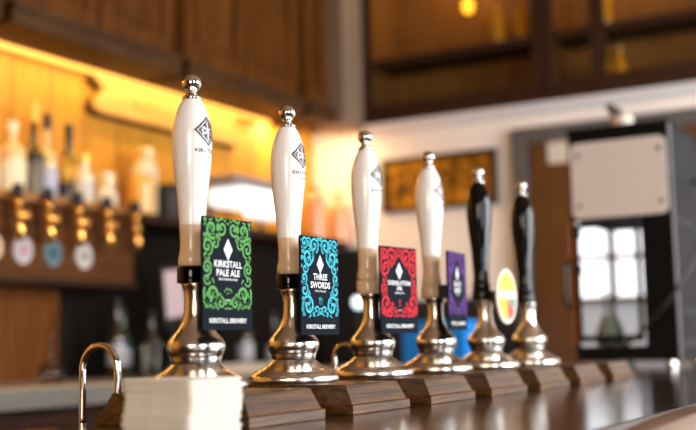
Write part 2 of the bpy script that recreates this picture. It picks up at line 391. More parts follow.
# scroll-ended wooden plaque on the wall below the cupboards
P = [(2.17, 1.185), (2.185, 1.16), (2.215, 1.15), (2.222, 1.13), (2.19, 1.105), (2.165, 1.075), (2.17, 1.045), (2.205, 1.03)]
Q = [(5.35-x, z) for x, z in P[::-1]]
pl = thing('wall_plaque', 'long pale wooden plaque with scroll cut ends on the honey wood wall', 'plaque', (0, 0, 0))
link('board', prism([(x, z) for x, z in P]+Q, 2.205, 2.229), M_SIGNWOOD, pl)
link('shadow_board', prism([(x-.012, z-.014) for x, z in P]+[(x+.012, z-.014) for x, z in Q], 2.2291, 2.2499), M_DARKWOOD, pl)  # darker board set low behind the plaque, standing in for its shadow
P2 = [(2.26, 1.16), (2.24, 1.12), (2.215, 1.075), (2.23, 1.05)]
M_STROKE = wood('plaque_stroke_wood', (150, 100, 40), (166, 114, 50))
for k in range(9): link('carved_stroke', B(2.42+k*.065, 2.435+k*.065, 2.2030, 2.2049, 1.07, 1.13), M_STROKE, pl)

# ------------------------------------------------------------------ tap unit on the back wall
M_LID = wood('tap_unit_top_wood', (150, 96, 46), (190, 128, 66), (1.2, 12, 12), 4, 0.35, 0.2, 0.05)
tu = thing('tap_unit', 'brown wooden wall box carrying brass taps and round badges', 'tap unit', (1.3, 2.1, .31))
link('box', B(-.85, .87, -.10, .148, .0, .27), M_MID, tu)
link('top_board', B(-.87, .89, -.125, .148, .2701, .295), M_LID, tu)
link('lower_lip', B(-.86, .88, -.115, .148, -.022, -.0001), M_DARKWOOD, tu)
tapspots = [(1.36, 'off'), (1.515, 'brass tap with black top farthest to the left on the wall box'), (1.657, 'brass tap with black top, second from the left on the wall box'), (1.806, 'brass tap with black top in the middle of the wall box row'),
            (1.96, 'brass tap with black top, second from the right end of the wall box'), (2.118, 'brass tap with black top at the right end of the wall box')]
for x, lb in tapspots[1:]:
    t = thing('brass_tap', lb, 'tap', (x, 1.945, .44), 'brass taps on the wall box')
    bd = lathe(smooth_prof([(.004, -.015), (.012, 0), (.017, .02), (.016, .045), (.009, .052), (.017, .062), (.021, .078), (.016, .094), (.010, .1), (.015, .108), (.018, .122), (.012, .136), (.010, .14)], 4), 20)
    for v in bd.verts: v.co.x += (.14-v.co.z)*.12
    link('tap_body', bd, M_BRASS, t, True)
    link('tap_top', lathe([(0, .1401), (.014, .1401), (.02, .15), (.02, .178), (.014, .186), (0, .187)], 20), M_BLACK, t, True)
    bm = bmesh.new(); tube([(0, .002, .118), (0, .0545, .118)], .006, 10, bm, 1)
    link('tap_shank', bm, M_BRASS, t, True)
for x, lb in ((1.587, 'small round brass knob between the first two brass taps'), (1.731, 'small round brass knob left of the middle brass tap'), (1.885, 'small round brass knob right of the middle brass tap'), (2.036, 'small round brass knob between the last two brass taps')):
    bm = lathe(smooth_prof([(.008, 0), (.008, .008), (.02, .016), (.021, .024), (.014, .03), (0, .031)], 3), 18)
    bmesh.ops.rotate(bm, verts=bm.verts, cent=(0, 0, 0), matrix=Matrix.Rotation(PI/2, 3, 'X'))
    link('knob', bm, M_BRASS, tu, True, (x-1.3, 1.9999-2.1, .525-.31))
def roundel(x, z, cols, lb):
    t = thing('round_badge', lb, 'badge', (x, 1.999, z), 'round badges under the brass taps')
    def disc(r0, y0, y1, c, n):
        link(n, prism([(r0*math.cos(2*PI*k/28), r0*1.12*math.sin(2*PI*k/28)) for k in range(28)], y0, y1), c, t)
    disc(.042, -.012, 0, cols[0], 'badge_rim'); disc(.034, -.015, -.0121, cols[1], 'badge_face')
    link('badge_mark', prism([(0, .02), (.011, .004), (.02, -.014), (0, -.006), (-.02, -.014), (-.011, .004)], -.0175, -.0151), cols[2], t)
mb = lambda n, c: mat(n, c, .35)
W_, T_, C_ = mb('badge_white', (214, 204, 196)), mb('badge_teal', (64, 104, 118)), mb('badge_cream', (230, 206, 170))
roundel(1.448, .404, (C_, mb('badge_peach', (226, 186, 146)), mb('badge_tan', (190, 140, 90))), 'cream round badge cut by the left edge of the photo')
roundel(1.585, .402, (W_, mb('badge_lilac', (178, 168, 176)), mb('badge_rose', (190, 100, 110))), 'white and lilac round badge between the first two brass taps')
roundel(1.728, .400, (mb('badge_steel', (126, 136, 140)), T_, mb('badge_navy', (40, 60, 74))), 'dark teal round badge left of the middle brass tap')
roundel(1.886, .399, (W_, mb('badge_sand', (196, 186, 176)), mb('badge_slate', (84, 88, 96))), 'white round badge with dark mark right of the middle brass tap')

# bottles on the tap unit
M_PALEGLASS = mat('pale_spirit_glass', (236, 196, 130), 0.15, coat=.5)
M_LABEL = mat('cream_label', (240, 222, 184), 0.6)
M_GOLDL = mat('gold_label', (240, 190, 80), 0.35, 0.4)
M_DKGLASS = mat('dark_bottle_glass', (58, 44, 28), 0.12, coat=.6)
M_BLUEL = mat('grey_blue_label', (190, 190, 200), 0.6)
M_GREYL = mat('patterned_grey_label', (120, 108, 92), 0.6, var=.6, bscale=90)
ZS = .605
def bottle(x, y, z, R, H, glassm, capm, labm, lb, group, sh=.62, lz=(.1, .5), nk=.32, cap=.1):
    t = thing('spirit_bottle', lb, 'bottle', (x, y, z), group)
    nb = H*sh; zc = H*(1-cap)
    link('bottle_glass', lathe(smooth_prof([(R*.9, 0), (R, .006), (R, nb*.5), (R, nb*.9), (R*.8, nb), (R*nk*1.1, nb+.25*(zc-nb)), (R*nk, nb+.5*(zc-nb)), (R*nk, zc)], 4), 28), glassm, t, True)
    link('cap', lathe([(0, zc), (R*nk*1.15, zc+.0001), (R*nk*1.2, H-.003), (R*nk, H), (0, H)], 18), capm, t, True)
    link('label', lathe([(R+.0004, nb*lz[0]), (R+.001, nb*lz[0]+.001), (R+.001, nb*(lz[0]+lz[1])-.001), (R+.0004, nb*(lz[0]+lz[1]))], 28), labm, t, True)
G1 = 'bottles on top of the wall box'
bottle(1.505, 2.10, ZS, .05, .26, M_PALEGLASS, M_LABEL, M_LABEL, 'pale amber bottle cut by the left edge of the photo', G1)
bottle(1.628, 2.10, ZS, .052, .275, M_PALEGLASS, M_LABEL, M_LABEL, 'wide pale amber bottle, first whole one on the wall box', G1, .66, (.15, .55), .36, .14)
bottle(1.752, 2.12, ZS, .041, .37, M_DKGLASS, M_GOLDL, M_GREYL, 'tall dark bottle with gold top and patterned grey label', G1, .5, (.02, .72), .3, .2)
bottle(1.838, 2.14, ZS, .042, .345, M_PALEGLASS, M_BLACK, M_BLUEL, 'amber bottle with black cap behind the tall dark bottle', G1, .55, (.05, .65), .32, .18)
bottle(1.945, 2.13, ZS, .046, .32, M_DKGLASS, M_BLACK, M_GOLDL, 'dark bottle with black cap and gold label behind the white bottle', G1, .6, (.45, .5), .32, .12)
bottle(1.925, 2.03, ZS, .036, .19, M_LABEL, M_GOLDL, M_CARD, 'short cream bottle with gold top in front of a dark bottle', G1, .6, (.1, .6), .5, .18)
t = thing('storage_jar', 'squat cream jar with a wide rim at the end of the bottles', 'jar', (2.075, 2.06, ZS))
link('jar_body', lathe(smooth_prof([(.04, 0), (.047, .01), (.047, .05), (.036, .075), (.036, .085)], 4), 28), M_LABEL, t, True)
link('lid', lathe([(.036, .0851), (.043, .09), (.043, .135), (.036, .14), (0, .141)], 28), M_PALEGLASS, t, True)

# ------------------------------------------------------------------ back-bar counter and lower panelling
cb = thing('back_counter', 'back bar counter with pale worktop and grey edge behind the pumps', 'counter', (1.6, 1.93, ZF))
link('worktop', B(-2.0, 2.30, -.33, .318, 1.02, 1.06), M_STONE, cb)
link('worktop_edge', B(-2.0, 2.30, -.345, -.3301, 1.0, 1.058), M_STONEEDGE, cb)
link('cupboard_front', B(-2.0, 2.30, -.28, .318, 0, 1.0199), M_DARKWOOD, cb)
ZT = -.06
struct(link('trim_4', B(.2, 1.98, 2.205, 2.2495, ZT, .287), M_LOWPANEL))
struct(link('trim_5', B(1.981, 3.94, 2.205, 2.2495, ZT, .56), mat('dark_backboard', (22, 16, 13), .7, spec=.15)))
# shelf at the right of the tap unit
sh = thing('wall_shelf', 'dark wooden shelf running from the wall box to the corner', 'shelf', (2.9, 2.1, .56))
link('shelf_board', B(-.70, .99, -.10, .148, .0, .035), M_DARKWOOD, sh)
for x in (-.6, .2, .9): link('bracket', prism([(.148, -.14), (.148, -.0001), (-.04, -.0001)], x-.012, x+.012, axis='x'), M_DARKWOOD, sh)
ZS2 = .595
def jar(x, y, R, H, bm_, lm, lb, g, name='storage_jar', cat='jar'):
    t = thing(name, lb, cat, (x, y, ZS2), g)
    link('jar_body', lathe(smooth_prof([(R*.85, 0), (R, .01), (R, H*.5), (R*.98, H*.7), (R*.7, H*.82)], 4), 28), bm_, t, True)
    link('lid', lathe([(R*.7, H*.8201), (R*.78, H*.84), (R*.78, H*.95), (R*.5, H), (0, H)], 28), lm, t, True)
G2 = 'jars and bottles on the dark wall shelf'
M_HONEY = mat('honey_glass', (250, 186, 84), 0.25, coat=.4); M_PEACH = mat('peach_glass', (236, 160, 110), 0.3, coat=.3)
jar(2.29, 2.06, .055, .20, M_HONEY, M_LABEL, 'honey coloured jar just right of the last brass tap', G2)
jar(2.385, 2.12, .05, .30, M_LABEL, M_PALEGLASS, 'tall cream jar left of the nearest white pump handle', G2)
t = thing('tea_caddy', 'dark grey tin box behind the nearest white pump handle', 'tin', (2.49, 2.08, ZS2), G2)
link('tin_body', B(-.04, .04, -.04, .04, 0, .13, .004), mat('slate_tin', (58, 56, 60), .4), t); link('lid', B(-.042, .042, -.042, .042, .1301, .15, .004), M_DARK, t)
for x, y, R, H, c1, c2, lb in ((3.62, 2.04, .05, .30, M_PEACH, M_LABEL, 'tall peach bottle right of the second pump handle, leftmost of three'), (3.745, 2.1, .045, .24, M_HONEY, M_DARK, 'amber bottle with dark cap in the middle of three'), (3.87, 2.05, .055, .27, M_PEACH, M_HONEY, 'wide peach bottle near the corner, rightmost of three')):
    t = thing('spirit_bottle', lb, 'bottle', (x, y, ZS2), G2)
    link('bottle_glass', lathe(smooth_prof([(R*.9, 0), (R, .006), (R, H*.6), (R*.8, H*.72), (R*.4, H*.82), (R*.38, H*.93)], 4), 28), c1, t, True)
    link('cap', lathe([(0, H*.9301), (R*.45, H*.9301), (R*.45, H), (0, H)], 18), c2, t, True)

# illuminated cooler canopy
M_TUBE = mat('white_light_tube', (250, 252, 250), 0.4, emit=(246, 250, 244), es=1.0)
c = thing('light_canopy', 'grey canopy with bright white light panels below the honey wall', 'light', (2.94, 2.0, .665))
link('canopy', B(-.25, .27, -.12, .098, .095, .14, .006), mat('mauve_grey_metal', (150, 136, 134), .4), c)
link('light_panel', B(-.17, .22, -.10, .09, .015, .0949, .012), M_TUBE, c)
link('light_panel', B(-.06, .14, -.13, -.03, -.035, .0149, .012), M_TUBE, c)
for x in (-.2, .2): link('post', B(x-.01, x+.01, .04, .06, -.0699, .0149), M_GREY, c)

# clutter on the back counter: dark bottles, glasses, screen, tray
M_GREENG = mat('green_bottle_glass', (20, 70, 50), 0.12, coat=.6)
M_CLEAR = glass('drinking_glass', (235, 235, 230), 0.03, 0.25)
def wine_bottle(x, y, z, s, mg_, lb, g):
    t = thing('wine_bottle', lb, 'bottle', (x, y, z), g)
    link('bottle_glass', lathe(scale_prof(BOT[:9], s*1.05, s), 22), mg_, t, True)
    link('stopper', lathe([(0, .2642*s), (.0155*s, .2642*s), (.0155*s, .305*s), (0, .306*s)], 14), M_DARK, t, True)
    link('label', lathe([(.0381*s, .05*s), (.0385*s, .051*s), (.0385*s, .125*s), (.0381*s, .126*s)], 22), M_BLUEL, t, True)
G3 = 'bottles on the back counter'
for x, y, s, mg_, lb in ((2.08, 2.0, 1.0, M_DKGLASS, 'dark bottle in the shadows right of the chrome spout'), (2.18, 2.06, .9, M_GREENG, 'green bottle in the shadows behind the chrome spout'), (2.235, 1.96, .85, M_DKGLASS, 'small dark bottle on the back counter left of the nearest pump'),
                        (3.42, 2.02, .95, M_GREENG, 'green bottle on the back counter right of the blue badge'), (3.54, 2.08, .8, M_GREENG, 'smaller green bottle between the second and third pumps'), (3.0, 2.05, 1.0, M_DKGLASS, 'dark bottle on the counter between the first two pumps'), (3.16, 2.0, .9, M_DKGLASS, 'dark bottle behind the second pump base')):
    wine_bottle(x, y, ZT, s, mg_, lb, G3)
def tumbler(x, y, z, R, H, lb):
    t = tag(link('drinking_glass', lathe([(0, .004), (R*.8, .004), (R*.97, H), (R, H), (R*.83, 0), (0, 0)], 24), M_CLEAR, None, True, (x, y, z)), lb, 'glass', 'glasses on the back counter')
tumbler(2.0, 1.78, ZT, .035, .13, 'clear tumbler on the back counter right of the chrome spout')
tumbler(2.12, 1.82, ZT, .035, .13, 'clear tumbler beside a dark bottle on the back counter')
tumbler(2.24, 1.78, ZT, .035, .13, 'clear tumbler on the back counter nearest the first pump')
# wine glass turned down
t = thing('wine_glass', 'upturned wine glass standing on the pale back counter', 'glass', (1.60, 1.86, ZT))
link('bowl', lathe(smooth_prof([(.034, 0), (.042, .03), (.036, .06), (.006, .078), (.003, .085)], 5), 26), M_CLEAR, t, True)
link('stem', lathe([(.003, .0851), (.003, .16)], 10), M_CLEAR, t, True); link('foot', lathe([(.003, .1601), (.03, .166), (.03, .168), (0, .168)], 26), M_CLEAR, t, True)
# till screen
t = thing('till_screen', 'tilted pale pink till screen left of the nearest pump', 'screen', (2.37, 1.975, ZT))
link('stand', prism([(-.06, 0), (.06, 0), (.03, .02), (.015, .22), (-.015, .22), (-.03, .02)], -.02, .02), M_DARK, t)
s_ = link('housing', B(-.09, .09, -.035, -.01, .20, .45, .006), M_DARK, t)
s_.rotation_euler.y = -.12; s_.location.x = .04
link('display', B(-.075, .05, -.037, -.0351, .24, .43), mat('lit_till_display', (190, 170, 172), .3, emit=(205, 176, 180), es=.42), s_)
t = thing('serving_tray', 'pale cream tray on the back counter behind the nearest pump', 'tray', (2.60, 1.80, ZT))
bm = prism(rrect(-.28, .28, -.12, .12, .03), 0, .012, axis='z'); link('tray_base', bm, M_STONE, t)
bm = bmesh.new()
for q in ((-.28, .28, -.12, -.108), (-.28, .28, .108, .12), (-.28, -.268, -.108, .108), (.268, .28, -.108, .108)): box(bm, q[0], q[1], q[2], q[3], .0121, .04)
link('tray_rim', bm, mat('pale_tray_rim', (226, 216, 196), .5), t)
# small glowing globe added among the bottles as a glass highlight
t = thing('highlight_globe', 'small round white globe added as a glass highlight between the second and third pumps', 'glowing globe', (3.66, 1.82, ZT))
link('globe_stand', lathe([(.04, 0), (.04, .012), (.008, .02), (.008, .285), (.014, .29)], 20), M_DARK, t, True)
link('globe', lathe(smooth_prof([(.014, .2901), (.026, .305), (.030, .32), (.026, .338), (.012, .349), (0, .35)], 4), 20), mat('highlight_glow', (226, 240, 240), .4, emit=(214, 240, 244), es=2.2), t, True)
# blue crate at the corner
t = thing('blue_crate', 'bright blue plastic crate low behind the third and fourth pumps', 'crate', (3.55, 1.30, ZF))
M_BLUE = mat('blue_plastic', (20, 146, 245), .4)
link('crate_base', B(-.15, .15, -.17, .14, 1.02, 1.04), M_BLUE, t)
bm = bmesh.new()
for q in ((-.15, .15, -.17, -.15), (-.15, .15, .12, .14), (-.15, -.13, -.15, .12), (.13, .15, -.15, .12)): box(bm, q[0], q[1], q[2], q[3], 1.0401, 1.27)
link('crate_side', bm, M_BLUE, t)
link('stand', B(-.14, .14, -.16, .13, 0, 1.0199), M_DARKWOOD, t)
t = tag(link('storage_tub', prism(rrect(-.25, .25, -.15, .15, .04), 0, .20, axis='z'), mat('blue_tub_plastic', (70, 130, 160), .4), None, False, (1.45, 1.50, ZF)), 'pale blue tub on the floor below the back counter', 'tub')
t.location = (1.56, 1.40, ZF+.0)
# ------------------------------------------------------------------ the bar
YN = -.522; YBK = .135
ZB = -.04
bar = thing('bar_counter', 'long dark polished wooden bar counter carrying the beer pumps', 'bar counter', (0, 0, ZF))
o0 = -ZF
link('bar_top', prism([(-1.6, YN), (3.5, YN), (3.5, YBK), (-1.6, YBK)], o0+ZB-.05, o0+ZB, axis='z'), M_BARTOP, bar)
YN_ = YN
nose = [(YN-.0001, -.004), (YN-.004, -.001), (YN-.018, -.0002), (YN-.036, -.002), (YN-.055, -.010), (YN-.066, -.022), (YN-.064, -.045), (YN-.045, -.062), (YN-.0001, -.066)]
link('bar_edge', prism([(y, o0+ZB+z) for y, z in nose], -1.6, 3.5, axis='x'), M_NOSE, bar, True)
link('front_panel', B(-1.58, 3.48, -.44, -.40, 0, o0+ZB-.0501), M_DARKWOOD, bar)
rb = thing('side_counter', 'dark polished counter leaf behind the bar, carrying the left half of the black machine', 'counter', (2.5, .38, ZF))
link('counter_top', B(-1.02, 1.0, YBK+.0005-.38, .24, o0+ZB-.05, o0+ZB), M_BARTOP, rb)
link('counter_front', B(-1.0, .98, YBK+.02-.38, .2, 0, o0+ZB-.0501), M_DARKWOOD, rb)
link('back_panel', B(-1.58, 3.47, .085, .12, 0, o0+ZB-.0501), M_DARKWOOD, bar)

# plinths
WHO = ['nearest pump with the green badge', 'second pump with the blue badge', 'third pump with the red badge', 'fourth pump with the purple badge', 'first black handled pump', 'farthest black handled pump']
PX0, PX1, PY0, PY1 = -.083, .087, -.145, .09
def plinth_mesh():
    bm = bmesh.new()
    def ring(ix, iy, z): return [bm.verts.new((x, y, z)) for x, y in ((PX0+ix, PY0+iy), (PX1-ix, PY0+iy), (PX1-ix, PY1-iy), (PX0+ix, PY1-iy))]
    R = [ring(.001, .001, 0), ring(0, 0, .001), ring(0, 0, .0125), ring(.0015, .0015, .0138), ring(.004, .004, .0143), ring(.009, .016, .0385), ring(.0105, .0175, .04)]
    for a, b in zip(R, R[1:]):
        for k in range(4): bm.faces.new((a[k], a[(k+1) % 4], b[(k+1) % 4], b[k]))
    bm.faces.new(R[0][::-1]); bm.faces.new(R[-1])
    bmesh.ops.recalc_face_normals(bm, faces=bm.faces)
    me = bpy.data.meshes.new('wooden_plinth'); bm.to_mesh(me); bm.free(); me.materials.append(M_PLINTH); return me
pm = plinth_mesh()
SP = .243
for k in range(7):
    o = bpy.data.objects.new('wooden_plinth', pm); COL.objects.link(o); o.location = (SP*k, 0, ZB)
    tag(o, 'sloping edged wooden plinth under the '+WHO[k] if k < 6 else 'empty sloping edged wooden plinth at the far end, beside the black machine', 'plinth', 'wooden plinths along the bar')

# ------------------------------------------------------------------ beer pumps
BASE = [(.0, 0), (.064, 0), (.0665, .003), (.0665, .008), (.064, .0125), (.057, .0175), (.047, .0225), (.0385, .028), (.0335, .0325), (.0325, .0338)]
BASE2 = [(.030, .0339), (.030, .0352)]
BASE3 = [(.0325, .0353), (.0335, .039), (.0345, .044), (.037, .0495), (.0385, .055), (.038, .060), (.0345, .066), (.028, .0735), (.0225, .081), (.0185, .0895), (.0160, .099), (.0150, .110), (.0150, .120), (.0162, .129), (.0182, .1345), (.0188, .137), (.0180, .139)]
HANDLE_LOW = [(.0165, .1612), (.0180, .1625), (.0188, .167), (.0186, .172), (.0172, .178), (.0163, .185), (.0162, .196), (.0168, .208), (.0174, .2155)]
HANDLE_UP = [(.0174, .2156), (.0186, .236), (.0204, .256), (.0228, .276), (.0250, .296), (.0264, .314), (.0268, .328), (.0262, .341), (.0246, .353), (.0218, .365), (.0178, .3755), (.0140, .3825), (.0118, .3852)]
FIN = [(.0126, .3853), (.0132, .3868), (.0126, .389), (.0096, .3915), (.0074, .394), (.0068, .3965), (.0082, .3975), (.0084, .399)]
BALL = [(.0068, .3992), (.0105, .4015), (.0126, .4055), (.0130, .4085), (.0122, .4125), (.0096, .4165), (.0052, .4192), (0, .42)]
def prof_r(z):
    for (ra, za), (rb, zb) in zip(HANDLE_UP, HANDLE_UP[1:]):
        if za <= z <= zb: return ra+(rb-ra)*(z-za)/(zb-za)
    return .02
def wrap(bm, off=.0005):
    """flat (x,z) artwork -> onto the handle surface facing -Y"""
    for v in bm.verts:
        r = prof_r(v.co.z)+off; a = v.co.x/.0262
        v.co = (r*math.sin(a), -r*math.cos(a), v.co.z)
    return bm
def handle_logo():
    bm = bmesh.new(); N = 22; H = .0218; cz = .340
    def keep(i, j):
        u = (i+.5)/N*2-1; v = (j+.5)/N*2-1                # diamond axes
        m_ = max(abs(u), abs(v))
        if m_ > .86: return True
        if m_ > .74: return False
        x = (u-v)/2; y = (u+v)/2
        if abs(x) < .09 and abs(y) < .62: return False
        if .09 <= abs(x) < .30 and abs(abs(y)-.9*(abs(x)-.05)) < .07: return False
        if abs(x) > .34 and abs((abs(x)*3.2+abs(y)*2) % 1-.5) < .2: return False
        return True
    for i in range(N):
        for j in range(N):
            if not keep(i, j): continue
            q = []
            for di, dj in ((0, 0), (1, 0), (1, 1), (0, 1)):
                u = (i+di)/N*2-1; v = (j+dj)/N*2-1
                q.append(bm.verts.new(((u-v)/2*H*.98, 0, cz+(u+v)/2*H*.95)))
            bm.faces.new(q)
    text_bm('KIRKSTALL', .0072, 0, .3130, .0002, 1.16, bm)
    text_bm('BREWERY', .0040, 0, .3045, .00004, 1.2, bm)
    bmesh.ops.subdivide_edges(bm, edges=[e for e in bm.edges if e.calc_length() > .003], cuts=1)
    return wrap(bm)
def ribbon(bm, pts, w0, w1, y, mi=1):
    n = len(pts); L = []
    for i, (x, z) in enumerate(pts):
        a = pts[max(i-1, 0)]; b = pts[min(i+1, n-1)]
        dx, dz = b[0]-a[0], b[1]-a[1]; l = math.hypot(dx, dz) or 1
        ww = w0+(w1-w0)*i/(n-1); ww *= min(1, (n-1-i)*.5+.35)
        L.append((bm.verts.new((x-dz/l*ww, y, z+dx/l*ww)), bm.verts.new((x+dz/l*ww, y, z-dx/l*ww))))
    for p, q in zip(L, L[1:]):
        f = bm.faces.new((p[0], p[1], q[1], q[0])); f.material_index = mi
CW, CH = .1065, .144
def in_shield(x, z):
    """central dark shield kept free of scrolls"""
    z = z-.004
    ax = abs(x)
    if z > .052 or z < -.037: return False
    if z > .018: return ax < .030*((.050-z)/.032 if z < .050 else 0)+.004
    if z > -.004: return ax < .036 - .006*(z+.004)/.022*0
    return ax < .036*((z+.040)/.034)**.8+.001 if z > -.04 else False
def clip_art(bm, seed, y):
    R_ = random.Random(seed); done = []
    ok = lambda x, z, r: abs(x)+r < CW/2-.001 and z+r < CH/2-.001 and z-r > -CH/2+.0265 and not any(in_shield(x+r*.95*math.cos(a), z+r*.95*math.sin(a)) for a in [k*PI/4 for k in range(8)]) and not in_shield(x, z)
    for rad in (.0135, .0115, .0095, .0078, .0062, .005, .0038, .003):
        for _ in range(420):
            x = R_.uniform(.001, CW/2); z = R_.uniform(-CH/2+.027, CH/2)
            if not ok(x, z, rad*.9) or x < rad*.85: continue
            if any(math.hypot(x-a, z-b) < (rad+c)*.93 for a, b, c in done): continue
            done.append((x, z, rad))
    occ = set()
    def mark(x, z, rr=.0016):
        n = int(rr/.0008)+1
        for a in range(-n, n+1):
            for b in range(-n, n+1): occ.add((round(x/.0008)+a, round(z/.0008)+b))
    inside = lambda x, z: .0006 < x < CW/2-.0012 and -CH/2+.0255 < z < CH/2-.0012 and not in_shield(x, z)
    for x, z, r in done:
        d0 = R_.uniform(0, 2*PI); sgn = R_.choice((-1, 1)); turns = 1.55 if r > .007 else 1.1
        n = 34 if r > .007 else 20; pts = []
        for i in range(n):
            t = i/(n-1); a = d0+sgn*t*turns*2*PI
            rr = r*(1.30-1.1*t if t < .3 else .97-.84*(t-.3)/.7*1.0)
            px, pz = x+rr*math.cos(a), z+rr*math.sin(a)
            if not inside(px, pz) and t < .3: continue
            px = min(max(px, .0004), CW/2-.001); pts.append((px, pz)); mark(px, pz)
        if len(pts) > 4:
            for side in (1, -1): ribbon(bm, [(side*a, b) for a, b in pts], r*.085+.0007, r*.07+.0013, y)
        k0 = bm.verts
        for side in (1, -1):
            vs = [bm.verts.new((side*(pts[-1][0]+(.0007+r*.09)*math.cos(2*PI*k/8)), y, pts[-1][1]+(.0007+r*.09)*math.sin(2*PI*k/8))) for k in range(8)] if pts else None
            if vs: bm.faces.new(vs).material_index = 1
    # comma shaped leaves in what is left
    for ln in (.0085, .006, .004):
        for _ in range(1500):
            x = R_.uniform(.001, CW/2); z = R_.uniform(-CH/2+.026, CH/2); a = R_.uniform(0, 2*PI); cv = R_.choice((-1, 1))*R_.uniform(.1, .3)
            lp = []; ok2 = True; px, pz, aa = x, z, a
            for k in range(7):
                if not inside(px, pz) or (round(px/.0008), round(pz/.0008)) in occ: ok2 = False; break
                lp.append((px, pz)); px += ln/6*math.cos(aa); pz += ln/6*math.sin(aa); aa += cv
            if not ok2: continue
            for q in lp: mark(*q, .0018 if ln > .005 else .0012)
            for side in (1, -1): ribbon(bm, [(side*p, q) for p, q in lp], .0017 if ln > .005 else .0012, .0004, y)
M_BADGE = mat('badge_navy_black', (24, 29, 37), .6, spec=.02)
M_BADGEWHITE = mat('badge_white_print', (226, 226, 228), .5)
def clip(parent, col, lines, size, abv, seed, accent, loc=(0, 0, .1445), rz=0.0):
    bm = bmesh.new()
    yf = -.0505
    poly = rrect(-CW/2, CW/2, -CH/2, CH/2, .002, 3)
    prism(poly, yf, yf+.003, bm)
    clip_art(bm, seed, yf-.00035)
    cc = mat('badge_scroll_colour', col, .6, spec=.03)
    c_ = link('pump_clip', bm, [M_BADGE, cc], parent, False, loc); c_.rotation_euler.z = math.radians(rz)
    # lettering
    bm = bmesh.new(); yt = yf-.0006
    nl = len(lines)
    for i, tx in enumerate(lines):
        link('title_line', text_bm(tx, size, 0, .0065-(i-(nl-1)/2)*size*.95, size*.024, 1.06, None, yt), M_BADGEWHITE, c_)
    bm.free()
    zz = .0065-nl/2*size*.95-.0025
    link('style_line', text_bm(abv[0], .0040, 0, zz, .00004, 1.05, None, yt), M_BADGEWHITE, c_)
    link('strength_line', text_bm(abv[1], .0036, 0, -.034, .00003, 1.05, None, yt), M_BADGEWHITE, c_)
    link('maker_line', text_bm('KIRKSTALL BREWERY', .0086, 0, -CH/2+.0115, .00014, .98, None, yt), M_BADGEWHITE, c_)
    bm = bmesh.new()
    vs = [bm.verts.new((x, yt, z)) for x, z in ((0, .046), (-.0098, .0315), (0, .017), (.0098, .0315))]; bm.faces.new(vs)
    link('diamond', bm, mat('diamond_print', (200, 202, 208), .5, var=.25, bscale=700), c_)
    bm = bmesh.new()
    for a in accent:
        ribbon(bm, a, .0008, .0008, yt, 0)
    link('emblem', bm, cc, c_)
    # bracket holding the clip to the neck
    link('clip_bracket', B(-.008, .008, yf+.0031, -.0150, -.012, .012), M_BLACK, c_)
    return c_
def roundel_clip(parent):
    yf = -.0505; ell = lambda a, b, n=40: [(a*math.cos(2*PI*k/n), b*math.sin(2*PI*k/n)) for k in range(n)]
    c_ = link('pump_clip', prism(ell(.053, .056), yf, yf+.004), mat('roundel_cream', (232, 222, 206), .4), parent, False, (0, 0, .146))
    bm = bmesh.new()
    def part(pts, mi):
        f = bm.faces.new([bm.verts.new((x, yf-.0006, z)) for x, z in pts]); f.material_index = mi
    E = lambda a0, a1, a=.046, b=.049, n=14: [(a*math.cos(math.radians(a0+(a1-a0)*k/n)), b*math.sin(math.radians(a0+(a1-a0)*k/n))) for k in range(n+1)]
    part(E(14, 166), 0)                      # yellow top
    part([(-.042, .010), (.042, .010), (.044, -.002), (-.044, -.002)], 1)
    part([(-.002, -.004)]+E(184, 268), 2)    # orange
    part([(0, -.004)]+E(272, 318), 3)        # red
    part([(.002, -.004)]+E(320, 356), 4)     # green grey
    link('roundel_print', bm, [mat('print_yellow', (240, 196, 50), .4), mat('print_pale', (240, 220, 170), .4), mat('print_orange', (240, 170, 40), .4), mat('print_red', (205, 50, 36), .4), mat('print_green', (104, 130, 120), .4)], c_)
    link('clip_bracket', B(-.008, .008, yf+.0041, -.0150, -.012, .012), M_BLACK, c_)
SETBACK = .0055
me_cache = {}
def part(name, key, fn, mats, parent, smooth=True, lean=False):
    if key not in me_cache:
        o = link(name, fn(), mats, parent, smooth); me_cache[key] = o.data
    else:
        o = bpy.data.objects.new(name, me_cache[key]); COL.objects.link(o); o.parent = parent
    if lean:
        o.location.y = SETBACK
    return o
M_SEAM = mat('dark_seam', (18, 15, 13), .5)
def base_bm():
    bm = lathe(smooth_prof(BASE[1:], 4), 64); n = len(bm.faces)
    lathe(BASE2, 64, bm=bm); 
    bm.faces.ensure_lookup_table()
    for f in bm.faces[n:]: f.material_index = 1
    return bm
PDX = [.004, -.005, -.003, .002, -.002, .006]
def pump(k, label, white, clipfn):
    t = thing('beer_pump', label, 'beer pump', (SP*k+PDX[k], 0, 0), 'hand pumps along the bar')
    part('base', 'base', base_bm, [M_STEEL, M_SEAM], t)
    part('barrel', 'barrel', lambda: lathe(smooth_prof(BASE3, 4), 64), M_STEEL, t)
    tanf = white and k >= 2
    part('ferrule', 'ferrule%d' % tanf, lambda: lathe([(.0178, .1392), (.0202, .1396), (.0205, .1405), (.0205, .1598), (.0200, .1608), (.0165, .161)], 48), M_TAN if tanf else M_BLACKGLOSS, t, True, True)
    h = part('handle', 'up%d' % white, lambda: lathe(smooth_prof(HANDLE_UP, 5), 64), M_WHITE if white else M_BLACKGLOSS, t, True, True)
    part('handle_lower', 'low%d' % white, lambda: lathe(smooth_prof(HANDLE_LOW, 5), 48), M_TAN if white else M_BLACKGLOSS, t, True, True)  # lower end of the handle, tan below the white ones
    f = part('finial', 'fin', lambda: lathe(smooth_prof(BALL, 5), 40, bm=lathe(smooth_prof(FIN, 4), 40)), M_CHROME, t, True, True)
    if white:
        part('logo', 'logo', handle_logo, M_INK, h, False)
    clipfn(t)
    return t
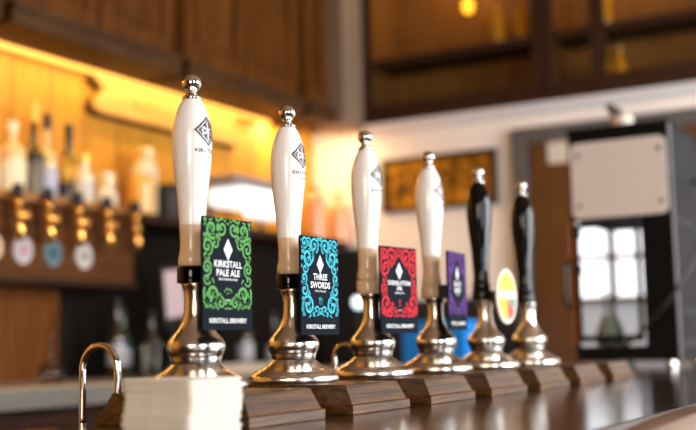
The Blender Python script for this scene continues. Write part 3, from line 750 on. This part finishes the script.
E_G = [[(-.004+.004*math.cos(a*.5), -.0215+.003*math.sin(a*.7)) for a in range(8)], [(.004-.004*math.cos(a*.5), -.0225+.003*math.sin(a*.6)) for a in range(8)], [(-.004, -.026), (.004, -.0245)]]
E_B = [[(-.0035, -.0175), (-.0035, -.028)], [(0, -.0165), (0, -.0285)], [(.0035, -.0175), (.0035, -.028)], [(-.0055, -.0195), (.0055, -.0195)]]
E_R = [[(0, -.016), (.0025, -.0195), (0, -.022), (-.0025, -.0195), (0, -.016)], [(0, -.0225), (.002, -.0255), (0, -.028), (-.002, -.0255), (0, -.0225)]]
pump(0, 'nearest beer pump, white handle above a green patterned badge', 1, lambda t: clip(t, (94, 152, 84), ['KIRKSTALL', 'PALE ALE'], .0118, ('EASY DRINKING PALE', '4.0%'), 3, E_G, (.002, 0, .1488)))
pump(1, 'second beer pump, white handle above a turquoise patterned badge', 1, lambda t: clip(t, (70, 178, 194), ['THREE', 'SWORDS'], .0128, ('EXTRA PALE ALE', '4.5%'), 5, E_B, (.003, .004, .142)))
pump(2, 'third beer pump, white handle above a red patterned badge', 1, lambda t: clip(t, (198, 50, 60), ['DISSOLUTION', 'IPA'], .0098, ('AMERICAN IPA', '5.0%'), 8, E_R, (.0125, 0, .1436), -7.5))
pump(3, 'fourth beer pump, white handle above a purple patterned badge', 1, lambda t: clip(t, (98, 64, 130), ['BLACK', 'BAND'], .0125, ('PORTER', '5.5%'), 13, E_R, (-.012, 0, .1494), 6))
pump(4, 'nearer beer pump with a black handle and round yellow badge', 0, roundel_clip)
pump(5, 'farthest beer pump with a black handle, next to the black machine', 0, lambda t: None)

# ------------------------------------------------------------------ swan neck spouts
def spout(x, ya, yb, zt, zfoot, zend, r, lb):
    t = thing('swan_neck_spout', lb, 'spout', (x, ya, zfoot), 'chrome swan neck spouts')
    w_ = yb-ya; H = zt-zfoot; rr = w_/2
    pts = [(0, 0, .004), (0, .0, (H-rr)*.55), (0, .0, H-rr*1.25)]
    for a in range(0, 181, 20): pts.append((0, rr-rr*math.cos(math.radians(a)), H-rr+rr*math.sin(math.radians(a))))
    pts += [(0, w_, H-rr*1.5), (0, w_, zend-zfoot)]
    link('pipe', tube(pts, r, 18, sub=4), M_CHROME, t, True)
    link('foot_collar', lathe([(r*1.9, 0), (r*1.9, .004), (r*1.3, .007), (r*.9, .0072)], 24), M_CHROME, t, True)
spout(-.030, .104, .166, .0600, ZB, -.20, .0048, 'chrome swan neck spout in the lower left behind the card stack')
spout(.60, .098, .145, .0545, ZB, -.15, .0045, 'small chrome swan neck spout just left of the third pump base')

# ------------------------------------------------------------------ stack of beer mats
NM = 21; HM = .003
mm = None
for k in range(NM):
    dx = rng.uniform(-.0017, .0017)+(.003 if 13 <= k <= 17 else 0)-(0.002 if k < 9 else 0)+(.0012 if k > 17 else 0); dy = rng.uniform(-.001, .001)+(.0008 if k > 12 else -.0008)
    if mm is None:
        bm = prism(rrect(-.0465, .0465, -.0465, .0465, .005, 4), .0003, HM, axis='z'); mm = link('beer_mat', bm, M_CARD); o = mm
    else:
        o = mm.copy(); COL.objects.link(o)
    o.location = (-.1905+dx, -.1335+dy, ZB+k*HM); o.rotation_euler.z = rng.uniform(-.012, .012)
    lbl = 'white card beer mat on top of the stack in front of the nearest pump' if k == NM-1 else ('white card beer mat at the bottom of the stack, lying on the bar' if k == 0 else 'white card beer mat within the stack in front of the nearest pump')
    tag(o, lbl, 'beer mat', 'stacked card beer mats')

# ------------------------------------------------------------------ black counter machine
XM, Y0, Y1, ZM0, ZM1, XD = 2.30, -.078, .246, ZB+.025, .728, .42
mc = thing('counter_machine', 'tall black counter machine with white top panel and glass door', 'machine', (XM, 0, ZB))
zz = -ZB
M_MBLACK = mat('satin_black_metal', (13, 12, 12), .5, spec=.12); M_SIDE = mat('dark_steel_side', (24, 26, 31), .6, 0, spec=.12)
bm = bmesh.new()
box(bm, 0, XD, Y0, Y1, .025, zz+.03); box(bm, 0, XD, Y0, Y1, zz+.437, zz+ZM1)
box(bm, 0, XD, Y0, .02, zz+.0301, zz+.4369); box(bm, 0, .02, .236, Y1, zz+.0301, zz+.4369); box(bm, XD-.02, XD, .236, Y1, zz+.0301, zz+.4369)
link('body', bm, M_MBLACK, mc)
link('side_panel', B(.012, XD, Y0-.004, Y0-.0001, .04, zz+ZM1-.004), M_SIDE, mc)
link('edge_trim', B(-.002, .0115, Y0-.006, Y0-.0001, .03, zz+ZM1), mat('pale_steel_edge', (150, 156, 168), .3, .8), mc)
link('top_cover', B(-.006, XD+.004, Y0-.006, Y1+.004, zz+ZM1+.0001, zz+ZM1+.012, .003), M_MBLACK, mc)
pn = link('front_panel', prism(rrect(-.071, .237, zz+.442, zz+.690, .022), -.008, -.0001, axis='x'), mat('white_panel_plastic', (226, 214, 208), .45), mc)
for y in (-.050, .214):
    for z in (.482, .650):
        bm = lathe([(0, 0), (.007, 0), (.006, .003), (0, .0035)], 16); bmesh.ops.rotate(bm, verts=bm.verts, cent=(0, 0, 0), matrix=Matrix.Rotation(-PI/2, 3, 'Y'))
        link('screw', bm, M_DARK, pn, True, (-.0081, y, zz+z))
link('reflection_strip', B(-.006, -.0001, Y1-.008, Y1+.0, zz+.04, zz+.435), mat('orange_reflection', (206, 120, 50), .3, .8), mc)  # orange strip colours in the golden reflection on the left column
dr = link('door', (lambda bm: (box(bm, -.008, -.0001, .026, .04, zz+.045, zz+.425), box(bm, -.008, -.0001, .222, .236, zz+.045, zz+.425), box(bm, -.008, -.0001, .04, .222, zz+.411, zz+.425), box(bm, -.008, -.0001, .04, .222, zz+.045, zz+.065), bm)[-1])(bmesh.new()), M_MBLACK, mc)
link('door_glass', B(-.006, -.003, .0401, .2219, zz+.0651, zz+.4109), M_PANE, dr)
link('handle', tube([(-.0081, .250, zz+.30), (-.035, .258, zz+.295), (-.042, .260, zz+.26), (-.042, .260, zz+.20), (-.035, .258, zz+.165), (-.0081, .250, zz+.16)], .008, 12), M_BLACK, dr, True)
for z in (.395, .275):
    link('catch', B(-.03, -.0081, .212, .236, zz+z-.016, zz+z+.016, .003), M_BLACK, dr)
for y in (Y0+.03, Y1-.03):
    for x in (.03, XD-.03):
        link('foot', lathe([(.016, 0), (.018, .004), (.014, .0249)], 16), M_CHROME, mc, True, (x, y, 0))
for x in (.10, .2):
    for z in (.42, .13): link('rivet', B(x-.01, x+.01, Y0-.007, Y0-.0041, zz+z, zz+z+.012, .002), M_GREY, mc)
bm = bmesh.new()
for k in range(6): box(bm, .05+k*.045, .075+k*.045, Y0-.0055, Y0-.0041, .06, .09)
link('vent_slots', bm, M_DARK, mc)
t = thing('pressure_cap', 'pale capped valve with grey lever on top of the black machine', 'cap', (XM+.08, .085, ZM1+.0122))
link('cap_body', lathe([(.034, 0), (.036, .006), (.036, .034), (.03, .042), (0, .043)], 28), mat('pale_cap_plastic', (222, 206, 190), .4), t, True)
link('lever', prism([(-.008, .0432), (.034, .0432), (.052, .082), (.036, .09), (.0, .062)], -.012, .012, axis='x'), M_GREY, t)
t = thing('glass_carafe', 'clear glass carafe behind the glass door of the black machine', 'carafe', (XM+.12, .17, ZB+.0702))
link('carafe_body', lathe(smooth_prof([(.04, 0), (.046, .02), (.04, .06), (.02, .11), (.016, .15), (.022, .175)], 5), 28), M_CLEAR, t, True)
link('water', lathe(smooth_prof([(.036, .004), (.042, .02), (.036, .058), (.022, .095), (0, .096)], 4), 28), mat('pale_water', (196, 212, 214), .1, coat=.6), t, True)
link('cable', tube([(-.012, .16, .085), (-.07, .08, .068), (-.10, -.03, .15), (-.09, -.10, .235), (-.02, -.155, .36), (.12, -.19, .52), (.26, -.12, .60), (.33, Y0-.004, .62)], .0055, 10), M_BLACK, mc, True)
t = thing('drip_tray', 'low black drip tray with chrome edge in front of the machine', 'tray', (2.17, .17, ZB))
link('tray_base', B(-.10, .10, -.12, .14, 0, .03, .004), M_BLACK, t); link('tray_grille', B(-.09, .09, -.11, .13, .0301, .034), M_CHROME, t)
